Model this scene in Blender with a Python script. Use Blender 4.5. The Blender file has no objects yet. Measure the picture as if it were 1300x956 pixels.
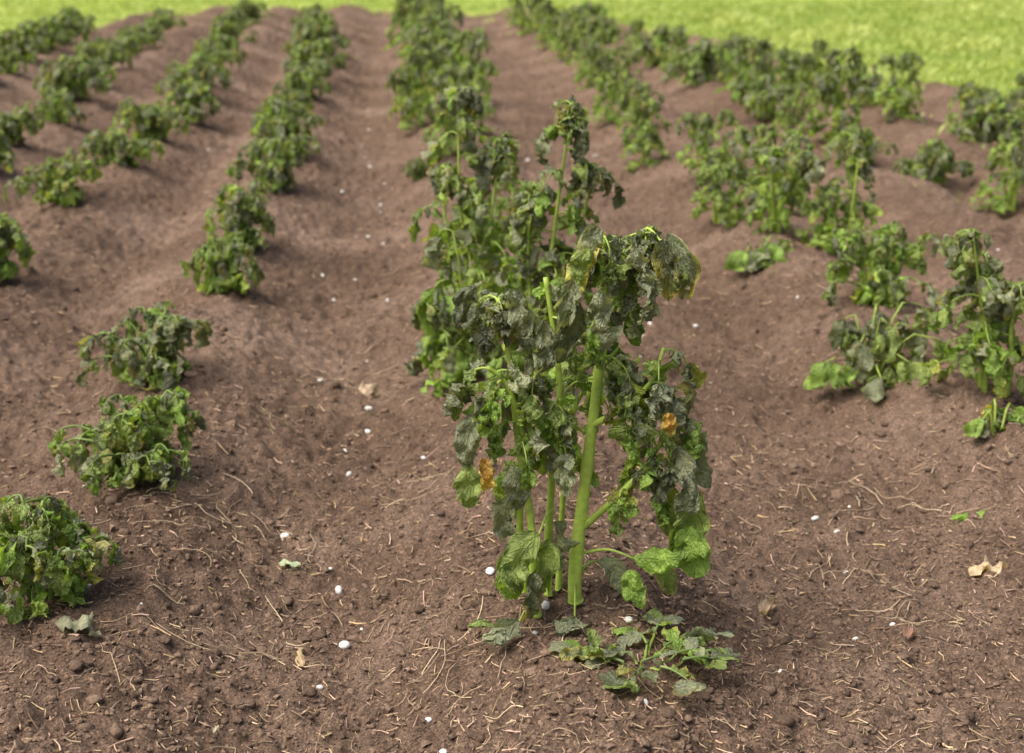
import bpy, math, numpy as np
from mathutils import Vector
rng=np.random.default_rng(7)
scene=bpy.context.scene
UPV=np.array([0,0,1.]);DN=-UPV

# ---------------------------------------------------------------- noise
_tab=np.random.default_rng(3).random((256,256))
def vnoise(x,y):
    xi=np.floor(x).astype(int);yi=np.floor(y).astype(int)
    fx=x-xi;fy=y-yi
    fx=fx*fx*(3-2*fx);fy=fy*fy*(3-2*fy)
    a=_tab[xi&255,yi&255];b=_tab[(xi+1)&255,yi&255];c=_tab[xi&255,(yi+1)&255];d=_tab[(xi+1)&255,(yi+1)&255]
    return (a*(1-fx)+b*fx)*(1-fy)+(c*(1-fx)+d*fx)*fy
def rot(x,y,a): return x*math.cos(a)-y*math.sin(a),x*math.sin(a)+y*math.cos(a)

# ---------------------------------------------------------------- terrain
ROWS=[-3.95,-3.08,-2.2,-1.42,-0.63,0.30,1.52,2.36,3.15,3.9]
BX=[-40,-10,-3.95,-2.96,-.24,2.4,3.0,3.35,3.85,4.4,5.2,8,40]
BY=[12.5,13.5,15.6,18.3,19.6,17.6,14.0,11.6,10.2,9.3,8.0,4,-10]
def gmask(x,y):
    yb=np.interp(x,BX,BY)+(vnoise(x*1.7+9,y*1.7)-.5)*1.6+(vnoise(x*6,y*6)-.5)*1.2+(vnoise(x*17,y*17)-.5)*.8
    return np.clip((y-yb)/.5+.5,0,1)
def H(x,y,fine=True):
    x=np.asarray(x,float);y=np.asarray(y,float)
    xx=x+(vnoise(x*.6+5,y*.8)-.5)*.14+(vnoise(x*2+5,y*2.8)-.5)*.07
    d=np.full(np.shape(xx),9.)
    for r in ROWS: d=np.minimum(d,np.abs(xx-r))
    prof=.5+.5*np.cos(np.pi*np.minimum(d/.44,1))
    hump=.86+.24*vnoise(x*1.3+40,y*1.6)
    g=gmask(x,y)
    z=.12*prof*hump*(1-g)+.05*g
    if not fine: return z
    rough=(1-.7*g)
    n=0
    for k,(wl,am) in enumerate([(.30,.028),(.13,.020),(.06,.015),(.030,.0120),(.016,.0085)]):
        a,b=rot(x,y,.7*k+.3)
        v=vnoise(a/wl+17*k,b/wl+31*k)
        if k>=2:
            a2,b2=rot(x,y,1.9*k+1.);v2=vnoise(a2/wl*1.37+7*k,b2/wl*1.37)
            v=(v+v2)*.5;v=np.clip((v-.5)*2.1+.5,0,1);v=v*v*1.1
        n=n+(v-.5)*am
    return z+n*rough
def axis(segs):
    out=[]
    for a,b,s0,s1 in segs:
        c=a
        while c<b:
            out.append(c); u=(c-a)/(b-a); c+=s0+(s1-s0)*u
    out.append(segs[-1][1]); return np.array(out)
xs=axis([(-120,-12,12,1.5),(-12,-4.2,1.0,.05),(-4.2,-1.7,.03,.010),(-1.7,1.9,.0065,.0065),(1.9,5,.010,.03),(5,12,.05,1),(12,120,1.5,12)])
ys=axis([(-40,0,6,.3),(0,1.8,.2,.02),(1.8,3.5,.0055,.008),(3.5,8,.008,.022),(8,22,.022,.07),(22,40,.1,1.),(40,200,1,15)])
X,Y=np.meshgrid(xs,ys)
Z=H(X,Y); G=gmask(X,Y)
nx,ny=len(xs),len(ys)
def mesh_from(name,V,F,mats,smooth=True,cols=None,uvs=None,mi=None,extra=None):
    V=np.asarray(V,np.float32);F=np.asarray(F,np.int32)
    me=bpy.data.meshes.new(name)
    n=F.shape[1]
    me.vertices.add(len(V));me.vertices.foreach_set('co',V.ravel())
    me.loops.add(F.size);me.loops.foreach_set('vertex_index',F.ravel())
    me.polygons.add(len(F));me.polygons.foreach_set('loop_start',np.arange(0,F.size,n,dtype=np.int32))
    try: me.polygons.foreach_set('loop_total',np.full(len(F),n,np.int32))
    except Exception: pass
    me.polygons.foreach_set('use_smooth',np.full(len(F),smooth))
    if mi is not None: me.polygons.foreach_set('material_index',np.asarray(mi,np.int32))
    for m in mats: me.materials.append(m)
    if cols is not None:
        c=np.ones((len(V),4),np.float32);c[:,:3]=cols
        a=me.color_attributes.new('Col','FLOAT_COLOR','POINT');a.data.foreach_set('color',c.ravel())
    if extra is not None:
        a=me.attributes.new('mask','FLOAT','POINT');a.data.foreach_set('value',np.asarray(extra,np.float32).ravel())
    if uvs is not None:
        u=me.uv_layers.new(name='UVMap');u.data.foreach_set('uv',np.asarray(uvs,np.float32)[F.ravel()].ravel())
    me.update(calc_edges=True);me.validate()
    return me
def link(name,me,loc=(0,0,0),rz=0,sc=1):
    o=bpy.data.objects.new(name,me);bpy.context.collection.objects.link(o)
    o.location=loc;o.rotation_euler=(0,0,rz);o.scale=(sc,sc,sc) if np.isscalar(sc) else sc
    return o

# ---------------------------------------------------------------- materials
def newmat(name):
    m=bpy.data.materials.new(name);m.use_nodes=True
    nt=m.node_tree;nt.nodes.clear()
    return m,nt,nt.nodes,nt.links
def N(nt,t,**k):
    n=nt.nodes.new(t)
    for a,b in k.items(): setattr(n,a,b)
    return n
def ramp(nt,stops,src):
    r=nt.nodes.new('ShaderNodeValToRGB')
    e=r.color_ramp.elements
    e[0].position=stops[0][0];e[0].color=(*stops[0][1],1)
    e[1].position=stops[-1][0];e[1].color=(*stops[-1][1],1)
    for p,c in stops[1:-1]:
        k=e.new(p);k.color=(*c,1)
    nt.links.new(src,r.inputs[0]);return r.outputs[0]
def mixc(nt,bt,fac,a,b):
    m=nt.nodes.new('ShaderNodeMix');m.data_type='RGBA';m.blend_type=bt
    for idx,v in ((0,fac),(6,a),(7,b)):
        if isinstance(v,(int,float)): m.inputs[idx].default_value=v
        elif isinstance(v,tuple): m.inputs[idx].default_value=(*v,1)
        else: nt.links.new(v,m.inputs[idx])
    return m.outputs[2]
def math_(nt,op,a,b=None,c=None):
    m=nt.nodes.new('ShaderNodeMath');m.operation=op
    for i,v in enumerate((a,b,c)):
        if v is None: continue
        if isinstance(v,(int,float)): m.inputs[i].default_value=v
        else: nt.links.new(v,m.inputs[i])
    return m.outputs[0]
def noise(nt,co,scale,detail=4,rough=.6):
    n=nt.nodes.new('ShaderNodeTexNoise');n.inputs['Scale'].default_value=scale;n.inputs['Detail'].default_value=detail;n.inputs['Roughness'].default_value=rough
    nt.links.new(co,n.inputs['Vector']);return n.outputs[0]

m_ground,nt,nd,lk=newmat('ground_soil_grass')
tc=nd.new('ShaderNodeTexCoord');co=tc.outputs['Object']
n1=noise(nt,co,1.6,4,.6);n2=noise(nt,co,26,4,.65);n3=noise(nt,co,200,3,.75)
c=ramp(nt,[(.30,(.128,.084,.059)),(.5,(.182,.122,.088)),(.72,(.270,.190,.145))],n1)
c=mixc(nt,'MULTIPLY',.8,c,ramp(nt,[(.3,(.58,.55,.52)),(.5,(1,1,1)),(.75,(1.35,1.33,1.3))],n2))
sc_=mixc(nt,'MULTIPLY',.95,c,ramp(nt,[(.32,(.25,.22,.2)),(.48,(.9,.9,.9)),(.60,(1.25,1.22,1.2)),(.68,(2.4,2.2,1.9))],n3))
g1=noise(nt,co,.9,3);g2=noise(nt,co,40,3,.7)
gc=ramp(nt,[(.35,(.24,.32,.06)),(.65,(.42,.49,.12))],g1)
gc=mixc(nt,'MULTIPLY',.8,gc,ramp(nt,[(.3,(.4,.45,.3)),(.7,(1.25,1.25,1.1))],g2))
at=N(nt,'ShaderNodeAttribute',attribute_name='mask')
col=mixc(nt,'MIX',at.outputs['Fac'],sc_,gc)
b=nd.new('ShaderNodeBsdfPrincipled');b.inputs['Roughness'].default_value=.95;b.inputs['Specular IOR Level'].default_value=.12
lk.new(col,b.inputs['Base Color'])
bump=nd.new('ShaderNodeBump');bump.inputs['Strength'].default_value=1.;bump.inputs['Distance'].default_value=.009
lk.new(noise(nt,co,150,5,.75),bump.inputs['Height']);lk.new(bump.outputs[0],b.inputs['Normal'])
o=nd.new('ShaderNodeOutputMaterial');lk.new(b.outputs[0],o.inputs[0])

def attr_mat(name,rough=.9,trans=0.0,var=.4,scale=60,spec=.2,bumpd=0,bscale=300):
    m,nt,nd,lk=newmat(name)
    tc=nd.new('ShaderNodeTexCoord');co=tc.outputs['Object']
    at=N(nt,'ShaderNodeAttribute',attribute_name='Col')
    c=mixc(nt,'MULTIPLY',var,at.outputs['Color'],ramp(nt,[(.3,(.5,.5,.5)),(.7,(1.4,1.4,1.35))],noise(nt,co,scale,3,.65)))
    b=nd.new('ShaderNodeBsdfPrincipled');b.inputs['Roughness'].default_value=rough;b.inputs['Specular IOR Level'].default_value=spec
    lk.new(c,b.inputs['Base Color'])
    if bumpd:
        bu=nd.new('ShaderNodeBump');bu.inputs['Distance'].default_value=bumpd;bu.inputs['Strength'].default_value=.8
        lk.new(noise(nt,co,bscale,3,.7),bu.inputs['Height']);lk.new(bu.outputs[0],b.inputs['Normal'])
    out=b.outputs[0]
    if trans:
        t=nd.new('ShaderNodeBsdfTranslucent');lk.new(mixc(nt,'MULTIPLY',1.0,c,(1.3,1.35,.6)),t.inputs[0])
        ms=nd.new('ShaderNodeMixShader');ms.inputs[0].default_value=trans
        lk.new(out,ms.inputs[1]);lk.new(t.outputs[0],ms.inputs[2]);out=ms.outputs[0]
    o=nd.new('ShaderNodeOutputMaterial');lk.new(out,o.inputs[0]);return m
m_clod=attr_mat('soil_clod',.95,0,.8,220,.12,.004,260)
m_peb=attr_mat('pebble_stone',.7,0,.4,90,.3,.001,200)
m_straw=attr_mat('dry_straw',.8,.1,.5,60,.2)
m_stem=attr_mat('potato_stem',.45,.2,.45,70,.4,.0008,160)
m_grass=attr_mat('grass_blade',.6,.4,.3,9,.3)
m_dry=attr_mat('dry_leaf',.75,.25,.8,60,.25,.002,120)

# leaf
m_leaf,nt,nd,lk=newmat('potato_leaf')
tc=nd.new('ShaderNodeTexCoord');co=tc.outputs['Object']
at=N(nt,'ShaderNodeAttribute',attribute_name='Col')
uv=nd.new('ShaderNodeUVMap');uv.uv_map='UVMap'
sx=nd.new('ShaderNodeSeparateXYZ');lk.new(uv.outputs[0],sx.inputs[0])
s_=math_(nt,'ABSOLUTE',math_(nt,'MULTIPLY',math_(nt,'SUBTRACT',sx.outputs[0],.5),2.0))
ph=math_(nt,'SUBTRACT',math_(nt,'MULTIPLY',sx.outputs[1],6.0),math_(nt,'MULTIPLY',s_,1.7))
fr=math_(nt,'ABSOLUTE',math_(nt,'SUBTRACT',math_(nt,'FRACT',ph),.5))
vein=math_(nt,'MAXIMUM',math_(nt,'SUBTRACT',1.0,math_(nt,'MULTIPLY',fr,9.0)),0.0)
mid=math_(nt,'MAXIMUM',math_(nt,'SUBTRACT',1.0,math_(nt,'MULTIPLY',s_,14.0)),0.0)
veins=math_(nt,'MAXIMUM',vein,mid)
nA=noise(nt,co,28,3,.6);nB=noise(nt,co,170,3,.65)
c=mixc(nt,'MULTIPLY',.7,at.outputs['Color'],ramp(nt,[(.3,(.62,.64,.66)),(.5,(1,1,1)),(.7,(1.35,1.3,1.1))],nA))
c=mixc(nt,'MULTIPLY',.6,c,ramp(nt,[(.3,(.65,.65,.65)),(.7,(1.3,1.3,1.25))],nB))
c2=mixc(nt,'MULTIPLY',1.0,c,(1.5,1.45,1.25))
c=mixc(nt,'MIX',math_(nt,'MULTIPLY',veins,.5),c,c2)
b=nd.new('ShaderNodeBsdfPrincipled');b.inputs['Roughness'].default_value=.5;b.inputs['Specular IOR Level'].default_value=.5
lk.new(c,b.inputs['Base Color'])
vo=nd.new('ShaderNodeTexVoronoi');vo.inputs['Scale'].default_value=190;lk.new(co,vo.inputs['Vector'])
hh=math_(nt,'ADD',math_(nt,'MULTIPLY',vo.outputs['Distance'],.9),math_(nt,'MULTIPLY',noise(nt,co,90,3,.6),1.3))
hh=math_(nt,'SUBTRACT',hh,math_(nt,'MULTIPLY',veins,.7))
bu=nd.new('ShaderNodeBump');bu.inputs['Distance'].default_value=.0035;bu.inputs['Strength'].default_value=.9
lk.new(hh,bu.inputs['Height']);lk.new(bu.outputs[0],b.inputs['Normal'])
t=nd.new('ShaderNodeBsdfTranslucent');lk.new(mixc(nt,'MULTIPLY',1.0,c,(1.6,1.6,.6)),t.inputs[0])
ms=nd.new('ShaderNodeMixShader');ms.inputs[0].default_value=.36
lk.new(b.outputs[0],ms.inputs[1]);lk.new(t.outputs[0],ms.inputs[2])
o=nd.new('ShaderNodeOutputMaterial');lk.new(ms.outputs[0],o.inputs[0])

# ---------------------------------------------------------------- ground mesh
idx=np.arange(nx*ny).reshape(ny,nx)
F=np.stack([idx[:-1,:-1],idx[:-1,1:],idx[1:,1:],idx[1:,:-1]],-1).reshape(-1,4)
V=np.stack([X,Y,Z],-1).reshape(-1,3)
link('soil_ground',mesh_from('soil_ground',V,F,[m_ground],True,extra=G))

# ---------------------------------------------------------------- plant builder
LEAFC={'dark':(.175,.195,.110),'grey':(.295,.320,.200),'mid':(.275,.360,.100),'green':(.285,.430,.085),'lime':(.41,.54,.11),
       'yellow':(.58,.52,.12),'orange':(.58,.34,.08),'brown':(.32,.25,.12)}
def unit(v): return v/(np.linalg.norm(v)+1e-9)
class MB:
    def __init__(s,seed): s.V=[];s.F=[];s.C=[];s.U=[];s.M=[];s.n=0;s.r=np.random.default_rng(seed);s.pc=(.34,.48,.09)
    def grid(s,P,C,U,m):
        a,b=P.shape[:2];i=np.arange(a*b).reshape(a,b)+s.n
        s.F.append(np.stack([i[:-1,:-1],i[:-1,1:],i[1:,1:],i[1:,:-1]],-1).reshape(-1,4))
        s.V.append(P.reshape(-1,3));s.C.append(np.broadcast_to(C,P.shape).reshape(-1,3));s.U.append(U.reshape(-1,2))
        s.M.append(np.full((a-1)*(b-1),m));s.n+=a*b
    def mesh(s,name):
        return mesh_from(name,np.concatenate(s.V),np.concatenate(s.F),[m_leaf,m_stem],True,np.concatenate(s.C),np.concatenate(s.U),np.concatenate(s.M))
    def tube(s,P,R,col,k=6):
        P=np.array(P,float);R=np.array(R,float);n=len(P)
        T=np.gradient(P,axis=0);T/=np.linalg.norm(T,axis=1)[:,None]+1e-9
        ref=np.array([1,0.13,0.]) if abs(T[0,0])<.8 else np.array([0,1,.1])
        A=np.cross(T,ref);A/=np.linalg.norm(A,axis=1)[:,None]+1e-9
        B=np.cross(T,A)
        th=np.linspace(0,2*math.pi,k+1)
        G=P[:,None]+R[:,None,None]*(A[:,None]*np.cos(th)[None,:,None]+B[:,None]*np.sin(th)[None,:,None])
        G=np.concatenate([G,np.repeat(P[-1][None,None],k+1,1)],0)
        U=np.zeros(G.shape[:2]+(2,))
        C=np.array(col)
        if C.ndim==1: C=np.broadcast_to(C,(n+1,3))
        else: C=np.concatenate([C,C[-1:]])
        s.grid(G,C[:,None,:],U,1)
    def leaflet(s,p,d0,L,W,droop,cup,crk,col,nt=9,ns=7,S=None,edge=None):
        r=s.r;t=np.linspace(0,1,nt)
        d0=unit(np.array(d0,float))
        k=np.clip(droop*t**.6,0,1)[:,None]
        T=d0*(1-k)+(DN+r.normal(0,.2,3))*k
        wob=np.sin(t*r.uniform(3,8)+r.uniform(0,6))[:,None]*r.normal(0,.38,3)[None]
        T=T+wob*t[:,None]
        curl=r.uniform(-.3,1.5)*droop
        out=unit(np.array([d0[0],d0[1],.0])+1e-6)
        T=T-out[None]*(curl*np.clip(t-.45,0,1)**1.2*1.6)[:,None]
        T/=np.linalg.norm(T,axis=1)[:,None]+1e-9
        if S is None:
            S=np.cross(d0,UPV)
            if np.linalg.norm(S)<.15: S=np.array([r.normal(),r.normal(),0])
            S=unit(S)+r.normal(0,.35,3)
        S=np.broadcast_to(np.array(S,float),(nt,3))
        S=S-T*np.sum(S*T,1)[:,None];S/=np.linalg.norm(S,axis=1)[:,None]+1e-9
        Nn=np.cross(S,T)
        tw=r.normal(0,.6)*t
        S2=S*np.cos(tw)[:,None]+Nn*np.sin(tw)[:,None];Nn=np.cross(S2,T)
        P=np.array(p)+np.concatenate([[np.zeros(3)],np.cumsum((T[:-1]+T[1:])*.5*L/(nt-1),0)])
        w=(t**.5)*((1-t)**.6)*1.56
        w=w*W*.5*(1+.09*np.sin(t*r.uniform(12,20)+r.uniform(0,6)))
        w[0]=W*.02
        s_=np.linspace(-1,1,ns)
        cu=cup*(1+.45*np.sin(t*4+r.uniform(0,6)))[:,None]+1e-3
        sg=1 if r.random()<.6 else -1
        lat=np.sin(cu*s_[None])/cu;dep=(1-np.cos(cu*s_[None]))/cu*sg
        a1,a2,a3=r.uniform(0,50,3)
        tt=t[:,None];ab=np.abs(s_[None])
        lat=lat*(1+crk*.8*(vnoise(tt*7+a3,np.sign(s_)[None]*3+a1)-.5))
        ruf=crk*(.6*ab**1.4*np.sin(tt*r.uniform(9,16)+s_[None]*1.5+a1))
        ruf=ruf+crk*1.1*(vnoise(tt*4+a1,s_[None]*1.8+a2)-.5)
        if ns>=5: ruf=ruf+crk*.9*(vnoise(tt*9+a2,s_[None]*3.5+a3)-.5)
        if ns>=7: ruf=ruf+crk*.2*np.sin(2*math.pi*(tt*6-ab*1.7))*np.minimum(ab*3,1)
        env=np.sin(np.pi*np.clip(t,.03,.97))[:,None]**.6
        G=P[:,None]+S2[:,None]*(w[:,None]*lat)[...,None]+Nn[:,None]*(w[:,None]*(-dep)+W*.5*ruf*env)[...,None]
        C=np.broadcast_to(np.array(col,float),(nt,ns,3)).copy()
        if edge is not None:
            m=np.clip((ab*.7+tt*.7+.6*(vnoise(tt*3+a1,s_[None]*2+a2)-.5))-.62,0,1)*1.8
            m=np.clip(m,0,1)[...,None];C=C*(1-m)+np.array(edge)*m
        C=C*(1+.35*(vnoise(tt*3+a3,s_[None]*1.3+a1)-.5))[...,None]
        U=np.stack(np.broadcast_arrays((s_*.5+.5)[None],tt),-1).astype(float)
        s.grid(G,C,U,0)
    def pick(s,h,dry):
        """leaf colour by height fraction and how withered the plant is"""
        r=s.r;x=h*.75+dry*.5+r.normal(0,.22)
        if x>.9: c='dark' if r.random()<.4 else 'grey'
        elif x>.62: c=('dark','grey','mid','mid')[r.integers(4)]
        elif x>.38: c=('mid','mid','grey','green')[r.integers(4)]
        else: c=('mid','green','green','lime')[r.integers(4)]
        col=np.array(LEAFC[c])*r.uniform(.72,1.2)
        e=None
        q=r.random()
        if q<.03: col=col*.55+np.array(LEAFC['yellow'])*.4
        elif q<.08: e=np.array(LEAFC['yellow'])*.8
        elif q<.14: e=np.array(LEAFC['brown'])
        return col,e
    def compound(s,p,az,e0,Lr,wilt,npair,ls,h,dry,res,pc=None,wr=(.62,.85),ck=(.35,.85)):
        pc=s.pc if pc is None else pc
        r=s.r;n=7;t=np.linspace(0,1,n)
        el=e0-(e0+1.35)*np.clip(wilt*t**.75,0,1)
        azs=az+np.cumsum(r.normal(0,.12,n))
        D=np.stack([np.cos(el)*np.cos(azs),np.cos(el)*np.sin(azs),np.sin(el)],1)
        P=np.array(p)+np.concatenate([[np.zeros(3)],np.cumsum((D[:-1]+D[1:])*.5*Lr/(n-1),0)])
        s.tube(P,np.linspace(.0027,.0011,n),np.array(pc)*r.uniform(.75,1.1),4 if res[0]<8 else 6)
        tt=np.linspace(.38,.9,npair)
        for i,a in enumerate(tt):
            q=np.array([np.interp(a,t,P[:,j]) for j in range(3)]);d=unit(np.array([np.interp(a,t,D[:,j]) for j in range(3)]))
            side=np.cross(d,UPV)
            if np.linalg.norm(side)<.2: side=np.array([math.cos(az+1.57),math.sin(az+1.57),0])
            side=unit(side)
            for sg in (-1,1):
                if r.random()<.08: continue
                z=ls*(.65+.35*a)*r.uniform(.75,1.2)
                d0=side*sg*.8+d*.5+UPV*.15+r.normal(0,.3,3)
                col,e=s.pick(h,dry)
                s.leaflet(q,d0,z,z*r.uniform(*wr),np.clip(wilt*r.uniform(.6,1.2),0,1),r.uniform(.2,1.3)*wilt+.1,r.uniform(*ck),col,*res,edge=e)
            if r.random()<.5:
                col,e=s.pick(h,dry);z=ls*.35
                s.leaflet(q-d*.012,side*r.choice([-1,1])+r.normal(0,.3,3),z,z*.7,wilt,.6,.3,col,max(4,res[0]//2),3)
        col,e=s.pick(h,dry)
        z=ls*r.uniform(1.0,1.3)
        s.leaflet(P[-1],D[-1],z,z*r.uniform(*wr),np.clip(wilt*1.1,0,1),r.uniform(.2,1.2)*wilt+.1,r.uniform(*ck),col,*res,edge=e)
    def stem(s,ctrl,r0,r1,col,k=8,n=24):
        c=np.array(ctrl,float)
        u=np.linspace(0,len(c)-1,n);P=np.zeros((n,3))
        for j,x in enumerate(u):
            i=min(int(x),len(c)-2);f=x-i
            p0=c[max(i-1,0)];p1=c[i];p2=c[i+1];p3=c[min(i+2,len(c)-1)]
            P[j]=.5*((2*p1)+(-p0+p2)*f+(2*p0-5*p1+4*p2-p3)*f*f+(-p0+3*p1-3*p2+p3)*f**3)
        R=np.linspace(r0,r1,n)*(1+.14*np.maximum(0,np.sin(np.linspace(0,n*.9,n)))**4)
        cc=np.array(col)[None]*(np.linspace(1,.9,n)*(1+.12*np.sin(np.linspace(0,9,n)+s.r.uniform(0,6))))[:,None]
        s.tube(P,R,cc,k);return P
STEMC=(.48,.63,.12)
def build_tall(seed,hgt,wid,res,dry=.3,nst=4,ls=.062,tuft=4,u0=.15,step=.052,stems=None):
    m=MB(seed);r=m.r
    for i in range(nst):
        a=r.uniform(0,6.28);hh=hgt*(1 if i==0 else r.uniform(.6,.98));rad=wid*.5*r.uniform(.15,.75)
        b=np.array([math.cos(a),math.sin(a),0])*.03
        tip=np.array([math.cos(a)*rad,math.sin(a)*rad,hh*.93])
        if stems is not None and i<len(stems): tip=np.array(stems[i],float);hh=tip[2]/.93
        P=m.stem([b-[0,0,.04],b*1.3+[0,0,hh*.3],b+(tip-b)*.6+r.normal(0,.012,3),tip],.0098*r.uniform(.75,1.1),.0026,np.array(STEMC)*r.uniform(.8,1.05),6,14)
        nn=int(hh/step);g=r.uniform(0,6)
        for j in range(nn):
            u=u0+(1-u0)*(j+.5)/nn
            q=np.array([np.interp(u*13,np.arange(14),P[:,x]) for x in range(3)])
            m.compound(q,g+j*2.4,r.uniform(.3,1.0),(wid*.3+.03)*r.uniform(.55,1.1)*(1.15-.5*u),.6+.4*u,r.integers(2,4),ls*r.uniform(.8,1.15),u,dry,res)
        for j in range(tuft):
            m.compound(P[-1],r.uniform(0,6.28),r.uniform(.5,1.3),.06*r.uniform(.6,1.3),1.,2,ls*.85,1.1,dry,res)
    return m
def build_low(seed,hgt,wid,res,dry=.5,nst=11,ls=.06):
    m=MB(seed);r=m.r;m.pc=(.20,.28,.07)
    for i in range(nst):
        a=i*2.4+r.uniform(-.5,.5);q_=math.sqrt((i+.5)/nst);rad=wid*.5*q_*r.uniform(.65,1.1);hh=hgt*r.uniform(.6,1.1)*(1-.55*q_**2)
        b=np.array([math.cos(a),math.sin(a),0])
        tip=b*rad+[0,0,hh*.85]
        P=m.stem([b*.02-[0,0,.03],b*rad*.35+[0,0,hh*.6],b*rad*.75+[0,0,hh*.95],tip],.0048,.002,np.array((.24,.34,.08))*r.uniform(.7,1.05),5,10)
        nn=max(4,int(hh/.036))
        for j in range(nn):
            u=.12+.88*(j+.5)/nn
            q=np.array([np.interp(u*9,np.arange(10),P[:,x]) for x in range(3)])
            m.compound(q,a+(j*2.4)%6.28,r.uniform(.1,.7),r.uniform(.03,.065),1.,r.integers(1,4),ls*r.uniform(.75,1.2),u*.75+.1,dry,res)
    return m
def clampz(m,z0=.004):
    for v in m.V: v[:,2]=np.where((v[:,2]<z0)&(v[:,2]>-.12),z0+(v[:,2]-z0)*.12+.006*np.sin(v[:,0]*90)*np.cos(v[:,1]*80),v[:,2])
def place(name,me,x,y,rz=0,sc=1,dz=0): return link(name,me,(x,y,float(H(x,y,False))+dz),rz,sc)
NM='potato_plant'
seed=100
near=[(-.68,2.44,.21,.28,'low',.2),(-.60,3.05,.19,.44,'low',.2),(-.68,3.78,.25,.36,'low',.7),(-.60,4.70,.24,.30,'low',.35),(-.60,5.35,.27,.34,'low',.4),(-.56,6.5,.32,.46,'low',.45),
(-1.42,4.95,.28,.34,'low',.2),(-1.47,6.24,.29,.52,'low',.4),
(1.56,3.46,.47,.36,'tall',.15),(1.56,4.38,.30,.50,'low',.1),(1.70,5.28,.50,.36,'tall',.05),(1.48,5.45,.38,.42,'tall',-.1),(1.34,5.75,.42,.42,'tall',-.1),
(.38,3.62,.78,.34,'tall',.25),(.20,4.05,.80,.38,'tall',.15),(.30,4.5,.45,.45,'tall',-.1),(.16,3.8,.28,.3,'tall',-.1)]
for (x,y,h_,w_,kd,dr) in near:
    seed+=1
    res=(13,9) if y<4 else (9,5)
    st=None
    if h_==.78: st=[(.06,0,.74),(-.04,.02,.5),(.12,.0,.58)]
    if h_==.80: st=[(-.03,0,.76),(.09,.0,.62),(-.08,.0,.54)]
    if kd=='tall': m=build_tall(seed,h_,w_,res,dr,3 if h_>.6 else 4,.068 if h_>.6 else .062,stems=st,step=.055 if h_>.6 else .05,tuft=6 if h_>.6 else 4)
    else: m=build_low(seed,h_,w_,res,dr,9 if w_<.32 else 13,.057)
    clampz(m);place(NM,m.mesh(NM),x,y)
low=[];tall=[]
for i in range(7):
    m=build_low(300+i,.28,.50,(7,5),.4,12,.07);clampz(m);low.append(m.mesh(NM))
    m=build_tall(400+i,.48,.48,(7,5),-.05,4,.068,4,.05);clampz(m);tall.append(m.mesh(NM))
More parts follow.
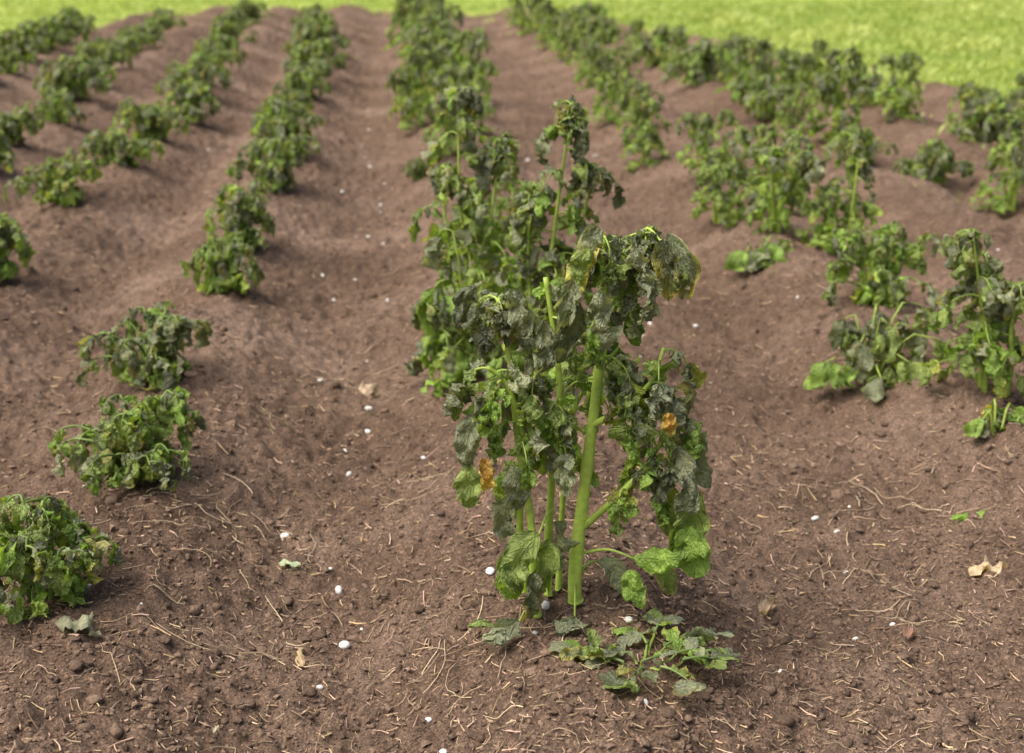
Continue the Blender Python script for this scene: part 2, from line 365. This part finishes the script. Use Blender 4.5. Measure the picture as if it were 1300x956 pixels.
far=[(-1.40,7.12,'l',1),(-1.34,7.95,'l',.9),(-1.29,8.85,'l',1),(-1.36,9.8,'l',1.05),(-1.4,10.5,'l',1.),(-1.42,11.2,'l',1),(-1.5,12.1,'l',1.1),(-1.55,12.9,'l',1),(-1.6,13.7,'l',1.1),(-1.7,14.8,'l',1.1),(-1.7,15.8,'l',1.1),(-1.75,16.8,'l',1.1),
(-2.15,6.4,'l',.9),(-2.12,7.2,'l',.95),(-2.08,8.0,'l',1.05),(-2.1,8.9,'l',.95),(-2.15,9.7,'l',1),(-2.2,10.6,'l',1.1),(-2.3,11.5,'l',1.1),(-2.32,12.4,'l',1.1),(-2.38,13.2,'l',1.1),(-2.4,14,'l',1.1),(-2.5,14.9,'l',1.1),(-2.6,16,'l',1.1),
(-3.0,8.9,'l',1),(-3.02,9.8,'l',1.05),(-3.0,10.7,'l',1),(-3.0,11.4,'l',1),(-3.05,12.2,'l',1.1),(-3.1,13.,'l',1.1),(-3.2,13.9,'l',1.1),(-3.25,14.8,'l',1.1),(-3.3,15.6,'l',1.1),
(-3.9,11.0,'l',1.1),(-3.9,11.8,'l',1.1),(-3.95,12.6,'l',1.1),(-4.0,13.4,'l',1.1),(-4.0,14.1,'l',1.1),
(-.56,7.35,'l',.95),(-.62,8.15,'l',.85),(-.64,8.9,'l',.95),(-.62,9.7,'l',1),(-.64,10.4,'l',.95),(-.66,11.1,'l',1),(-.7,11.8,'l',1),(-.74,12.8,'l',1.05),(-.78,13.7,'l',1),(-.8,14.6,'l',1.05),(-.85,15.6,'l',1),(-.9,17,'l',1.1),
(.10,7.0,'l',.45),(.30,7.5,'t',.9),(.42,8.2,'t',.85),(.16,8.6,'t',1),(.34,9.1,'t',1.),(.13,9.6,'t',.9),(.45,10.0,'t',1.05),(.2,10.5,'t',.95),(.28,11.0,'t',1.),(.18,11.6,'t',1),(.36,12.1,'t',1.),(.4,12.7,'t',1.1),(.2,13.3,'t',1.),(.35,14,'t',1),(.2,14.8,'t',1.),(.3,15.8,'t',1.),(.2,16.8,'t',1),
(1.30,7.3,'t',.85),(1.50,6.5,'t',.8),(1.40,8.2,'t',.7),(1.36,8.8,'t',.8),(1.45,9.5,'t',.75),(1.42,10.2,'t',.85),(1.45,10.9,'t',.8),(1.4,11.5,'t',.8),(1.45,12.3,'t',.85),(1.4,13.1,'t',.85),(1.4,13.9,'t',.85),(1.35,14.8,'t',.9),(1.35,16,'t',.9),
(2.78,6.2,'t',.95),(2.62,6.75,'l',1.0),(2.36,6.9,'l',.9),(2.36,7.5,'t',1.2),(2.28,8.0,'t',.8),(2.3,8.7,'l',1.1),(2.33,9.2,'t',.9),(2.3,9.9,'t',.8),(2.25,10.6,'l',1.2),(2.2,11.3,'t',.8),(2.2,12.1,'l',1.2),(2.15,13,'t',.8),(2.1,14,'l',1.3),(2.0,15.,'l',1.2),(2.0,16,'l',1.2),
(3.3,7.7,'l',1.1),(3.1,8.5,'t',.9),(3.05,9.2,'l',1.2),(3.0,9.9,'t',.8),(2.95,10.6,'l',1.2),(3.7,7.9,'t',.9),(3.6,8.6,'l',1.2),(2.8,11.6,'l',1.1),(2.8,12.5,'t',.7),(1.66,6.0,'t',.8)]
for i,(x,y,k,s) in enumerate(far):
    r=rng
    place(NM,(low if k=='l' else tall)[r.integers(7)],x+r.normal(0,.04),y+r.normal(0,.08),r.uniform(0,6.28),s*r.uniform(.82,1.12))
# sprawling limp plants of a few broad leaves
def sprawl(sd,x0,y0,specs,dry=.3):
    m=MB(sd);r=m.r
    for (x,y,z,dx,dy,dz,L,W,c) in specs:
        m.stem([(x*.2,y*.2,-.03),(x*.5,y*.5,z*.9+.02),(x*.9,y*.9,z*1.05),(x,y,z)],.0032,.002,np.array(STEMC)*.7,6,8)
        m.leaflet((x,y,z),(dx,dy,dz),L,W,.75,.5,.45,np.array(LEAFC[c])*r.uniform(.9,1.1),13,9,S=(.8,-.3+r.normal(0,.3),.1))
        for q in range(4):
            col,e=m.pick(.5+z,dry);m.leaflet((x*(.9-.15*q),y*.8,z*(1.-.08*q)),(r.normal(0,.8),r.normal(0,.5),dz),L*.75,W*.75,.9,.7,.6,col,13,9,edge=e)
    clampz(m);place(NM,m.mesh(NM),x0,y0)
sprawl(71,1.30,5.02,[(-.05,-.05,.06,-.5,-.2,-.5,.15,.12,'green'),(.04,-.04,.09,.1,-.3,-.7,.17,.13,'green'),(.1,.05,.08,.5,0,-.3,.08,.06,'mid')])
sprawl(72,1.30,3.72,[(-.13,-.03,.07,-.4,-.2,-.5,.12,.08,'green'),(-.04,-.05,.13,.1,-.2,-.8,.12,.08,'grey'),(.04,-.02,.17,.2,-.2,-.7,.11,.075,'mid'),(.09,-.08,.08,.3,-.3,-.4,.12,.085,'mid'),(0,-.12,.05,-.4,-.3,-.3,.12,.08,'grey'),(-.06,.04,.17,-.3,0,-.5,.10,.07,'dark'),(.13,0,.15,.4,0,-.6,.10,.07,'grey'),(.03,.03,.20,.1,-.2,-.8,.10,.07,'dark'),(.16,.05,.20,.3,-.1,-.6,.10,.07,'mid'),(.20,-.02,.12,.4,-.1,-.6,.10,.07,'green')])
sprawl(73,1.46,3.2,[(-.04,0,.04,-.5,-.2,-.2,.08,.055,'green'),(.06,.04,.05,.5,0,-.3,.07,.05,'green'),(0,.05,.06,0,.2,-.2,.07,.05,'yellow')])
sprawl(74,.20,3.78,[(-.11,-.02,.27,-.3,-.1,-.8,.15,.095,'green'),(-.06,-.06,.11,-.2,-.2,-.8,.13,.10,'green'),(-.10,.02,.40,-.4,0,-.7,.10,.07,'grey'),(.02,-.10,.30,.1,-.2,-.8,.11,.07,'mid')])

# ---- main foreground plant
M=MB(55);r=M.r
def D(a,b,dy=0.): return np.array([(a-740)*.00139,dy,(768-b)*.00147])
RES=(19,11)
bright=np.array((.54,.70,.13))
SA=M.stem([D(732,800,0),D(730,720,0),D(742,600,.0),D(754,500,.01),D(765,400,.02),D(760,300,.02)],.0140,.0065,bright,12,36)
SB=M.stem([D(676,812,-.05),D(672,740,-.05),D(668,640,-.04),D(652,540,-.03),D(642,440,-.02),D(628,365,-.02)],.0092,.004,bright*.95,10,30)
SC=M.stem([D(697,800,.03),D(696,700,.03),D(702,580,.03),D(708,480,.02),D(690,350,.03)],.0088,.004,bright*.9,10,30)
SD=M.stem([D(660,740,-.03),D(655,640,-.02),D(662,560,-.02),D(640,470,-.05),D(612,440,-.06)],.0074,.0035,bright*.95,8,24)
SE=M.stem([D(736,668,.0),D(770,630,-.02),D(806,590,-.03),D(840,540,-.03),D(858,500,-.03)],.0068,.0035,bright*.9,8,20)
SF=M.stem([D(752,530,.0),D(785,505,-.02),D(820,470,-.03),D(836,430,-.02)],.0064,.003,bright*.9,8,20)
SG=M.stem([D(726,590,.0),D(706,545,-.03),D(690,500,-.04),D(672,450,-.05)],.0058,.003,bright*.9,8,20)
SH=M.stem([D(745,520,.05),D(775,430,.08),D(800,350,.08),D(815,295,.04),D(832,305,.0)],.0055,.002,bright*.85,8,20)
SI=M.stem([D(712,790,.05),D(718,640,.06),D(735,520,.07),D(790,450,.08)],.0066,.003,bright*.85,8,20)
def leaves_on(P,u0,u1,n,Lr,ls,h0,h1,dry,wilt=1.,g=None):
    g=r.uniform(0,6) if g is None else g
    for j in range(n):
        u=u0+(u1-u0)*(j+.5)/n;k=u*(len(P)-1);q=np.array([np.interp(k,np.arange(len(P)),P[:,x]) for x in range(3)])
        M.compound(q,g+j*2.4,r.uniform(.2,.9),Lr*r.uniform(.7,1.25),wilt,r.integers(1,4),ls*r.uniform(.8,1.2),h0+(h1-h0)*(u-u0)/(u1-u0+1e-6),dry,RES,pc=(.42,.56,.11),ck=(.45,.95))
leaves_on(SA,.62,1.,7,.09,.056,.4,1.1,.15)
leaves_on(SA,.97,1.,8,.06,.056,1.,1.1,.15)
leaves_on(SB,.5,1.,7,.08,.056,.3,1.1,.15)
leaves_on(SB,.96,1.,6,.055,.056,1.,1.1,.15)
leaves_on(SC,.5,1.,7,.085,.056,.3,1.,.15)
leaves_on(SD,.5,1.,7,.06,.056,.4,.9,.15)
leaves_on(SE,.35,1.,8,.06,.058,.3,.9,.1)
leaves_on(SF,.3,1.,7,.06,.058,.4,.9,.15)
leaves_on(SG,.4,1.,6,.06,.056,.4,.9,.2)
leaves_on(SH,.3,1.,10,.055,.056,.6,1.,.15)
leaves_on(SI,.5,1.,6,.07,.058,.3,.8,.1)
def hero(a,b,dx,dz,L,W,c,dy=-.06,droop=.7,cup=.6,crk=.35,edge=None,ff=None,src=None):
    p=D(a,b,dy)
    S=np.array([1.,r.uniform(-.5,.3),0]) if ff is None else np.array(ff,float)
    if src is not None:
        q=D(*src);mpt=(p+q)/2+[0,0,.012]
        M.stem([q,mpt,p],.003,.002,bright*.8,6,8)
    M.leaflet(p,[dx,-.25,dz],L*.00143,W*.00139*1.1,droop,cup,crk*1.15,np.array(LEAFC[c])*.95,*RES,S=S,edge=None if edge is None else np.array(LEAFC[edge]))
hero(868,600,.3,-.6,105,60,'mid',-.05,.8,.6,.4,None,None,(842,545,-.03))
hero(872,645,.0,-1,76,62,'green',-.07,.9,.4,.4)
hero(850,545,.35,-.5,95,46,'grey',-.05,.9,.8,.6,None,None,(838,540,-.03))
hero(862,540,.5,-.5,80,42,'grey',-.02,.9,.8,.6)
hero(845,600,.1,-1,80,46,'mid',-.01,.9,.8,.6)
hero(800,690,.6,.2,60,46,'green',-.06,.5,.9,.4,None,(.3,.5,.6),(742,700,0))
hero(790,695,.2,-.4,55,44,'green',-.09,.8,.8,.4)
hero(835,695,.5,-.5,60,44,'mid',-.04,.9,.9,.4,'brown')
hero(676,648,-.5,-.3,90,56,'mid',-.08,.7,.7,.5,None,None,(700,640,.0))
hero(690,660,-.1,-1,80,46,'mid',-.06,.9,1.1,.6)
hero(668,690,.1,-1,72,44,'dark',-.10,1.,.8,.6,'brown')
hero(640,680,-.3,-.8,60,40,'green',-.08,.9,.8,.4)
hero(700,650,.5,-.6,70,40,'grey',-.02,.9,.9,.6)
hero(722,755,-.25,-.6,58,50,'grey',-.09,.5,.3,.35,None,None,(730,740,0))
hero(650,755,-.6,-.2,62,46,'grey',-.10,.6,.5,.4,None,None,(676,745,-.05))
hero(625,765,-.3,-.7,56,46,'grey',-.12,.8,.5,.4)
hero(612,765,-.6,-.4,52,36,'mid',-.08,.8,.7,.4)
hero(762,720,.7,.0,60,40,'grey',.02,.6,.7,.4,None,None,(735,730,0))
hero(590,560,-.1,-1,62,44,'mid',-.06,.8,.4,.45)
hero(604,545,.3,-.9,46,30,'orange',-.09,.9,.7,.6,'yellow')
hero(600,500,-.5,-.6,75,44,'grey',-.05,.9,.7,.6,None,None,(628,460,-.05))
hero(640,605,-.2,-.9,60,42,'grey',-.05,.9,.6,.5)
hero(640,560,.3,-.9,70,40,'grey',-.07,.9,.6,.5)
hero(835,292,.4,-.4,90,44,'grey',-.02,.95,.8,.6,'yellow')
hero(828,295,.1,-1,80,42,'dark',-.04,.95,.8,.6,'yellow')
hero(755,285,-.6,.0,50,38,'grey',-.03,.95,.8,.7,'yellow')
hero(735,300,-.4,-.6,62,42,'mid',-.06,.95,.8,.6,'yellow')
hero(725,365,-.1,-1,85,44,'dark',-.07,1.,1.1,.7)
hero(745,345,.1,-1,80,42,'grey',-.09,1.,.9,.7)
hero(715,335,-.3,-1,70,40,'grey',-.07,1.,.9,.7)
hero(790,300,.3,-1,70,40,'grey',-.04,1.,.9,.7)
hero(805,330,.3,-1,70,40,'grey',-.04,1.,.9,.7)
hero(835,495,.1,-1,32,24,'orange',-.09,.9,.6,.5,'yellow')
hero(680,380,.1,-1,70,40,'grey',-.08,1.,.9,.7)
hero(600,345,-.6,-.2,56,36,'dark',-.05,.95,.8,.7)
hero(640,345,.2,-.6,62,42,'grey',-.07,.95,.8,.7)
clampz(M,.01)
place(NM,M.mesh(NM),.318,2.36,0,1,0)
# low sprout in front
M=MB(56);r=M.r
for (x,y,az,L_) in [(0,0,0.1,.09),(-.03,.0,2.7,.08),(.06,.02,.2,.08),(-.05,.03,2.4,.07),(0,-.02,4.,.05),(.07,.0,-.2,.07),(.04,.10,1.0,.06),(.08,.07,.3,.07),(.03,-.02,-.8,.06),(.02,.06,1.6,.07),(.05,.05,.6,.05),(-.01,.03,3.,.05)]:
    M.stem([(x*.5,y*.5,-.03),(x,y,.01),(x,y,.015)],.0026,.002,bright*.4,6,8)
    M.compound((x,y,.015),az,.3,L_,.5,2,.056,.75,.3,(13,9),pc=(.20,.28,.09),wr=(.75,.95),ck=(.25,.5))
clampz(M,.008)
place(NM,M.mesh(NM),.39,2.13)

# ---------------------------------------------------------------- grass
n=150000
gx=np.concatenate([rng.uniform(-9,13,n//2),rng.uniform(2,9,n//2)]);gy=np.concatenate([rng.uniform(12,30,n//2),rng.uniform(6,20,n//2)])
g=gmask(gx,gy);k=rng.random(n)<g**1.3+.012
gx,gy=gx[k],gy[k];n=len(gx)
cl=vnoise(gx*1.3,gy*1.3);cl2=vnoise(gx*4+50,gy*4)
hh=rng.uniform(.03,.10,n)*(.4+1.3*cl*cl2*1.5);w=rng.uniform(.004,.011,n)
a=rng.uniform(0,6.28,n);lean=rng.uniform(.1,1.1,n)*hh
dx,dy=np.cos(a),np.sin(a);px,py=-dy*w,dx*w
z0=H(gx,gy,False)-.01
P=np.empty((n,4,3))
P[:,0]=np.stack([gx-px,gy-py,z0],1);P[:,1]=np.stack([gx+px,gy+py,z0],1)
P[:,2]=np.stack([gx+px*.7+dx*lean*.45,gy+py*.7+dy*lean*.45,z0+hh*.75],1)
P[:,3]=np.stack([gx+dx*lean,gy+dy*lean,z0+hh],1)
ca=np.array([.24,.34,.07]);cb=np.array([.62,.66,.24])
u=np.clip(cl*.5+cl2*.8-.2+rng.normal(0,.22,n),0,1)[:,None]
C=np.repeat((ca*(1-u)+cb*u)[:,None],4,1)
link('grass',mesh_from('grass',P.reshape(-1,3),np.arange(n*4).reshape(-1,4),[m_grass],True,C.reshape(-1,3)))

# ---------------------------------------------------------------- small things on soil
import bmesh
def ico(sub):
    bm=bmesh.new();bmesh.ops.create_icosphere(bm,subdivisions=sub,radius=1)
    v=np.array([x.co[:] for x in bm.verts]);f=np.array([[q.index for q in x.verts] for x in bm.faces]);bm.free();return v,f
def lumps(name,mat,xs_,ys_,sz,cols,sub,flat=.7,sink=.2,jit=.3,smooth=True):
    v,f=ico(sub);n=len(xs_)
    Vv=v[None]*(1+rng.normal(0,jit*.5,(n,len(v),1)))
    sc=sz[:,None,None]*rng.uniform(.6,1.4,(n,1,3))*np.array([1,1,flat])
    Vv=Vv*sc
    a=rng.uniform(0,6.28,n);c,s=np.cos(a)[:,None],np.sin(a)[:,None]
    x=Vv[...,0]*c-Vv[...,1]*s;y=Vv[...,0]*s+Vv[...,1]*c
    z=Vv[...,2]+(H(xs_,ys_)+sz*flat*(1-2*sink)*.6)[:,None]
    Vv=np.stack([x+xs_[:,None],y+ys_[:,None],z],-1)
    Ff=f[None]+(np.arange(n)*len(v))[:,None,None]
    C=np.repeat(cols[:,None],len(v),1)
    link(name,mesh_from(name,Vv.reshape(-1,3),Ff.reshape(-1,3),[mat],smooth,C.reshape(-1,3)))
def field(n,y0=1.8,y1=12,pw=1.6):
    u=rng.random(n);y=(y0**(1-pw)+(y1**(1-pw)-y0**(1-pw))*u)**(1/(1-pw))
    x=rng.uniform(-.42,.50,n)*(y+.3)+.03*y
    k=gmask(x,y)<.3
    return x[k],y[k]
soilc=np.array([.182,.123,.090])
x,y=field(30000,1.8,9,1.8);lumps('soil_crumbs',m_clod,x,y,rng.gamma(3,.0008,len(x))+.0008,soilc*rng.uniform(.5,1.5,(len(x),1)),1,.8,.25,.5,False)
x,y=field(3200,1.8,10,1.5);lumps('soil_clods',m_clod,x,y,rng.gamma(2.2,.0017,len(x))+.0025,soilc*rng.uniform(.55,1.2,(len(x),1)),2,.7,.4,.34)
x,y=field(45,2,9,1.3)
x=np.concatenate([x,-.16+rng.normal(0,.09,40),.92+rng.normal(0,.18,22)]);y=np.concatenate([y,rng.uniform(2.3,9,40),rng.uniform(2.4,8,22)])
lumps('white_pebbles',m_peb,x,y,rng.gamma(4,.0012,len(x))+.002,np.array([.74,.72,.69])*rng.uniform(.7,1.15,(len(x),1)),2,.75,.2,.1)
# straw / rootlets
S=MB(9)
def straw(x,y,L,rad,col,curv=1.,n=6,lift=.004):
    a=S.r.uniform(0,6.28);pts=[]
    bend=S.r.normal(0,curv)/n
    for i in range(n):
        pts.append([x,y]);a+=bend+S.r.normal(0,.22*curv);x+=math.cos(a)*L/(n-1);y+=math.sin(a)*L/(n-1)
    pts=np.array(pts);z=H(pts[:,0],pts[:,1])
    z=np.convolve(np.pad(z,1,mode='edge'),[.25,.5,.25],'valid')+lift*S.r.uniform(.0,1.4)+rad
    P=np.column_stack([pts,z]);S.tube(P,np.full(n,rad)*np.linspace(1,.5,n)*S.r.uniform(.8,1.2,n),col,4);return P
x,y=field(11000,1.9,9,1.5)
for a,b_ in zip(x,y):
    straw(a,b_,S.r.gamma(1.6,.008)+.004,S.r.uniform(.0006,.0019),np.array([.58,.43,.29])*S.r.uniform(.35,1.35)*np.array([1,S.r.uniform(.9,1.05),S.r.uniform(.8,1.15)]),.8,3,.004)
x,y=field(480,1.95,8,1.4)
for a,b_ in zip(x,y):
    straw(a,b_,S.r.gamma(2.5,.024)+.02,S.r.uniform(.0006,.0013),np.array([.58,.44,.29])*S.r.uniform(.6,1.3),1.6,12,.006)
for cx,cy,k in [(-.42,2.95,18),(-.25,2.45,12),(-.12,4.0,14),(.95,2.6,12),(-.05,3.1,8),(.8,3.6,10),(-.30,3.6,10),(1.1,3.0,10),(.1,2.15,8)]:
    for i in range(k): straw(cx+S.r.normal(0,.08),cy+S.r.normal(0,.08),S.r.uniform(.04,.13),S.r.uniform(.0007,.0016),np.array([.64,.50,.34])*S.r.uniform(.6,1.2),1.2,8,.008)
me=mesh_from('straw_litter',np.concatenate(S.V),np.concatenate(S.F),[m_straw],True,np.concatenate(S.C))
link('straw_litter',me)
def scrap(x,y,L,W,col,az,cup=1.,name='dry_leaf'):
    m=MB(int(abs(x*1000+y*77)));z=float(H(x,y))+.012
    m.leaflet((0,0,0),[math.cos(az),math.sin(az),.25],L,W,.35,cup,.8,col,13,9,S=np.array([-math.sin(az),math.cos(az),0]))
    me=mesh_from(name,np.concatenate(m.V),np.concatenate(m.F),[m_dry],True,np.concatenate(m.C),np.concatenate(m.U))
    link(name,me,(x,y,z))
scrap(1.16,2.60,.11,.07,(.66,.50,.32),.5,.9)
scrap(-.14,3.88,.09,.065,(.55,.42,.32),.2,1.2)
scrap(.70,2.52,.05,.05,(.62,.46,.33),.8,1.6)
scrap(-.28,2.78,.055,.022,(.42,.48,.32),-.3,.6)
scrap(-.20,2.36,.06,.03,(.48,.36,.22),1.9,.9)
scrap(-.33,2.10,.03,.012,(.6,.52,.4),1.4,.5)
scrap(.94,2.35,.035,.035,(.34,.2,.15),.8,1.3)
scrap(1.22,2.86,.10,.05,(.26,.40,.08),.3,.9,'fallen_leaf')
scrap(-.63,2.33,.09,.06,(.26,.26,.17),.0,.5,'fallen_leaf')

# ---------------------------------------------------------------- light
w=bpy.data.worlds.new('World');scene.world=w;w.use_nodes=True
nt=w.node_tree;bg=nt.nodes['Background']
sky=nt.nodes.new('ShaderNodeTexSky');sky.sky_type='NISHITA';sky.sun_disc=False
EL,AZ=math.radians(60),math.radians(-115)
sky.sun_elevation=EL;sky.sun_rotation=AZ;sky.air_density=1.;sky.dust_density=5.;sky.ozone_density=.5
nt.links.new(sky.outputs[0],bg.inputs[0]);bg.inputs[1].default_value=.15
sd=bpy.data.lights.new('sun','SUN');sd.energy=4.8;sd.angle=math.radians(50);sd.color=(1,.95,.85)
so=bpy.data.objects.new('sun',sd);bpy.context.collection.objects.link(so)
dirv=Vector((math.sin(AZ)*math.cos(EL),math.cos(AZ)*math.cos(EL),math.sin(EL)))
so.rotation_euler=dirv.to_track_quat('Z','Y').to_euler()
scene.view_settings.view_transform='Standard';scene.view_settings.look='None';scene.view_settings.exposure=0
# ---------------------------------------------------------------- camera
f=1805.;p=math.atan(553/f);yaw=math.atan(150/f*math.cos(p))
cd=bpy.data.cameras.new('camera');cam=bpy.data.objects.new('camera',cd);bpy.context.collection.objects.link(cam)
cd.lens=f*36/1300;cd.sensor_width=36;cd.shift_y=-44.5/1300;cd.clip_end=1000;cd.clip_start=.05
cam.location=(0,0,1.35);cam.rotation_euler=(math.pi/2-p,0,-yaw)
cd.dof.use_dof=True;cd.dof.focus_distance=2.5;cd.dof.aperture_fstop=4.2
scene.camera=cam
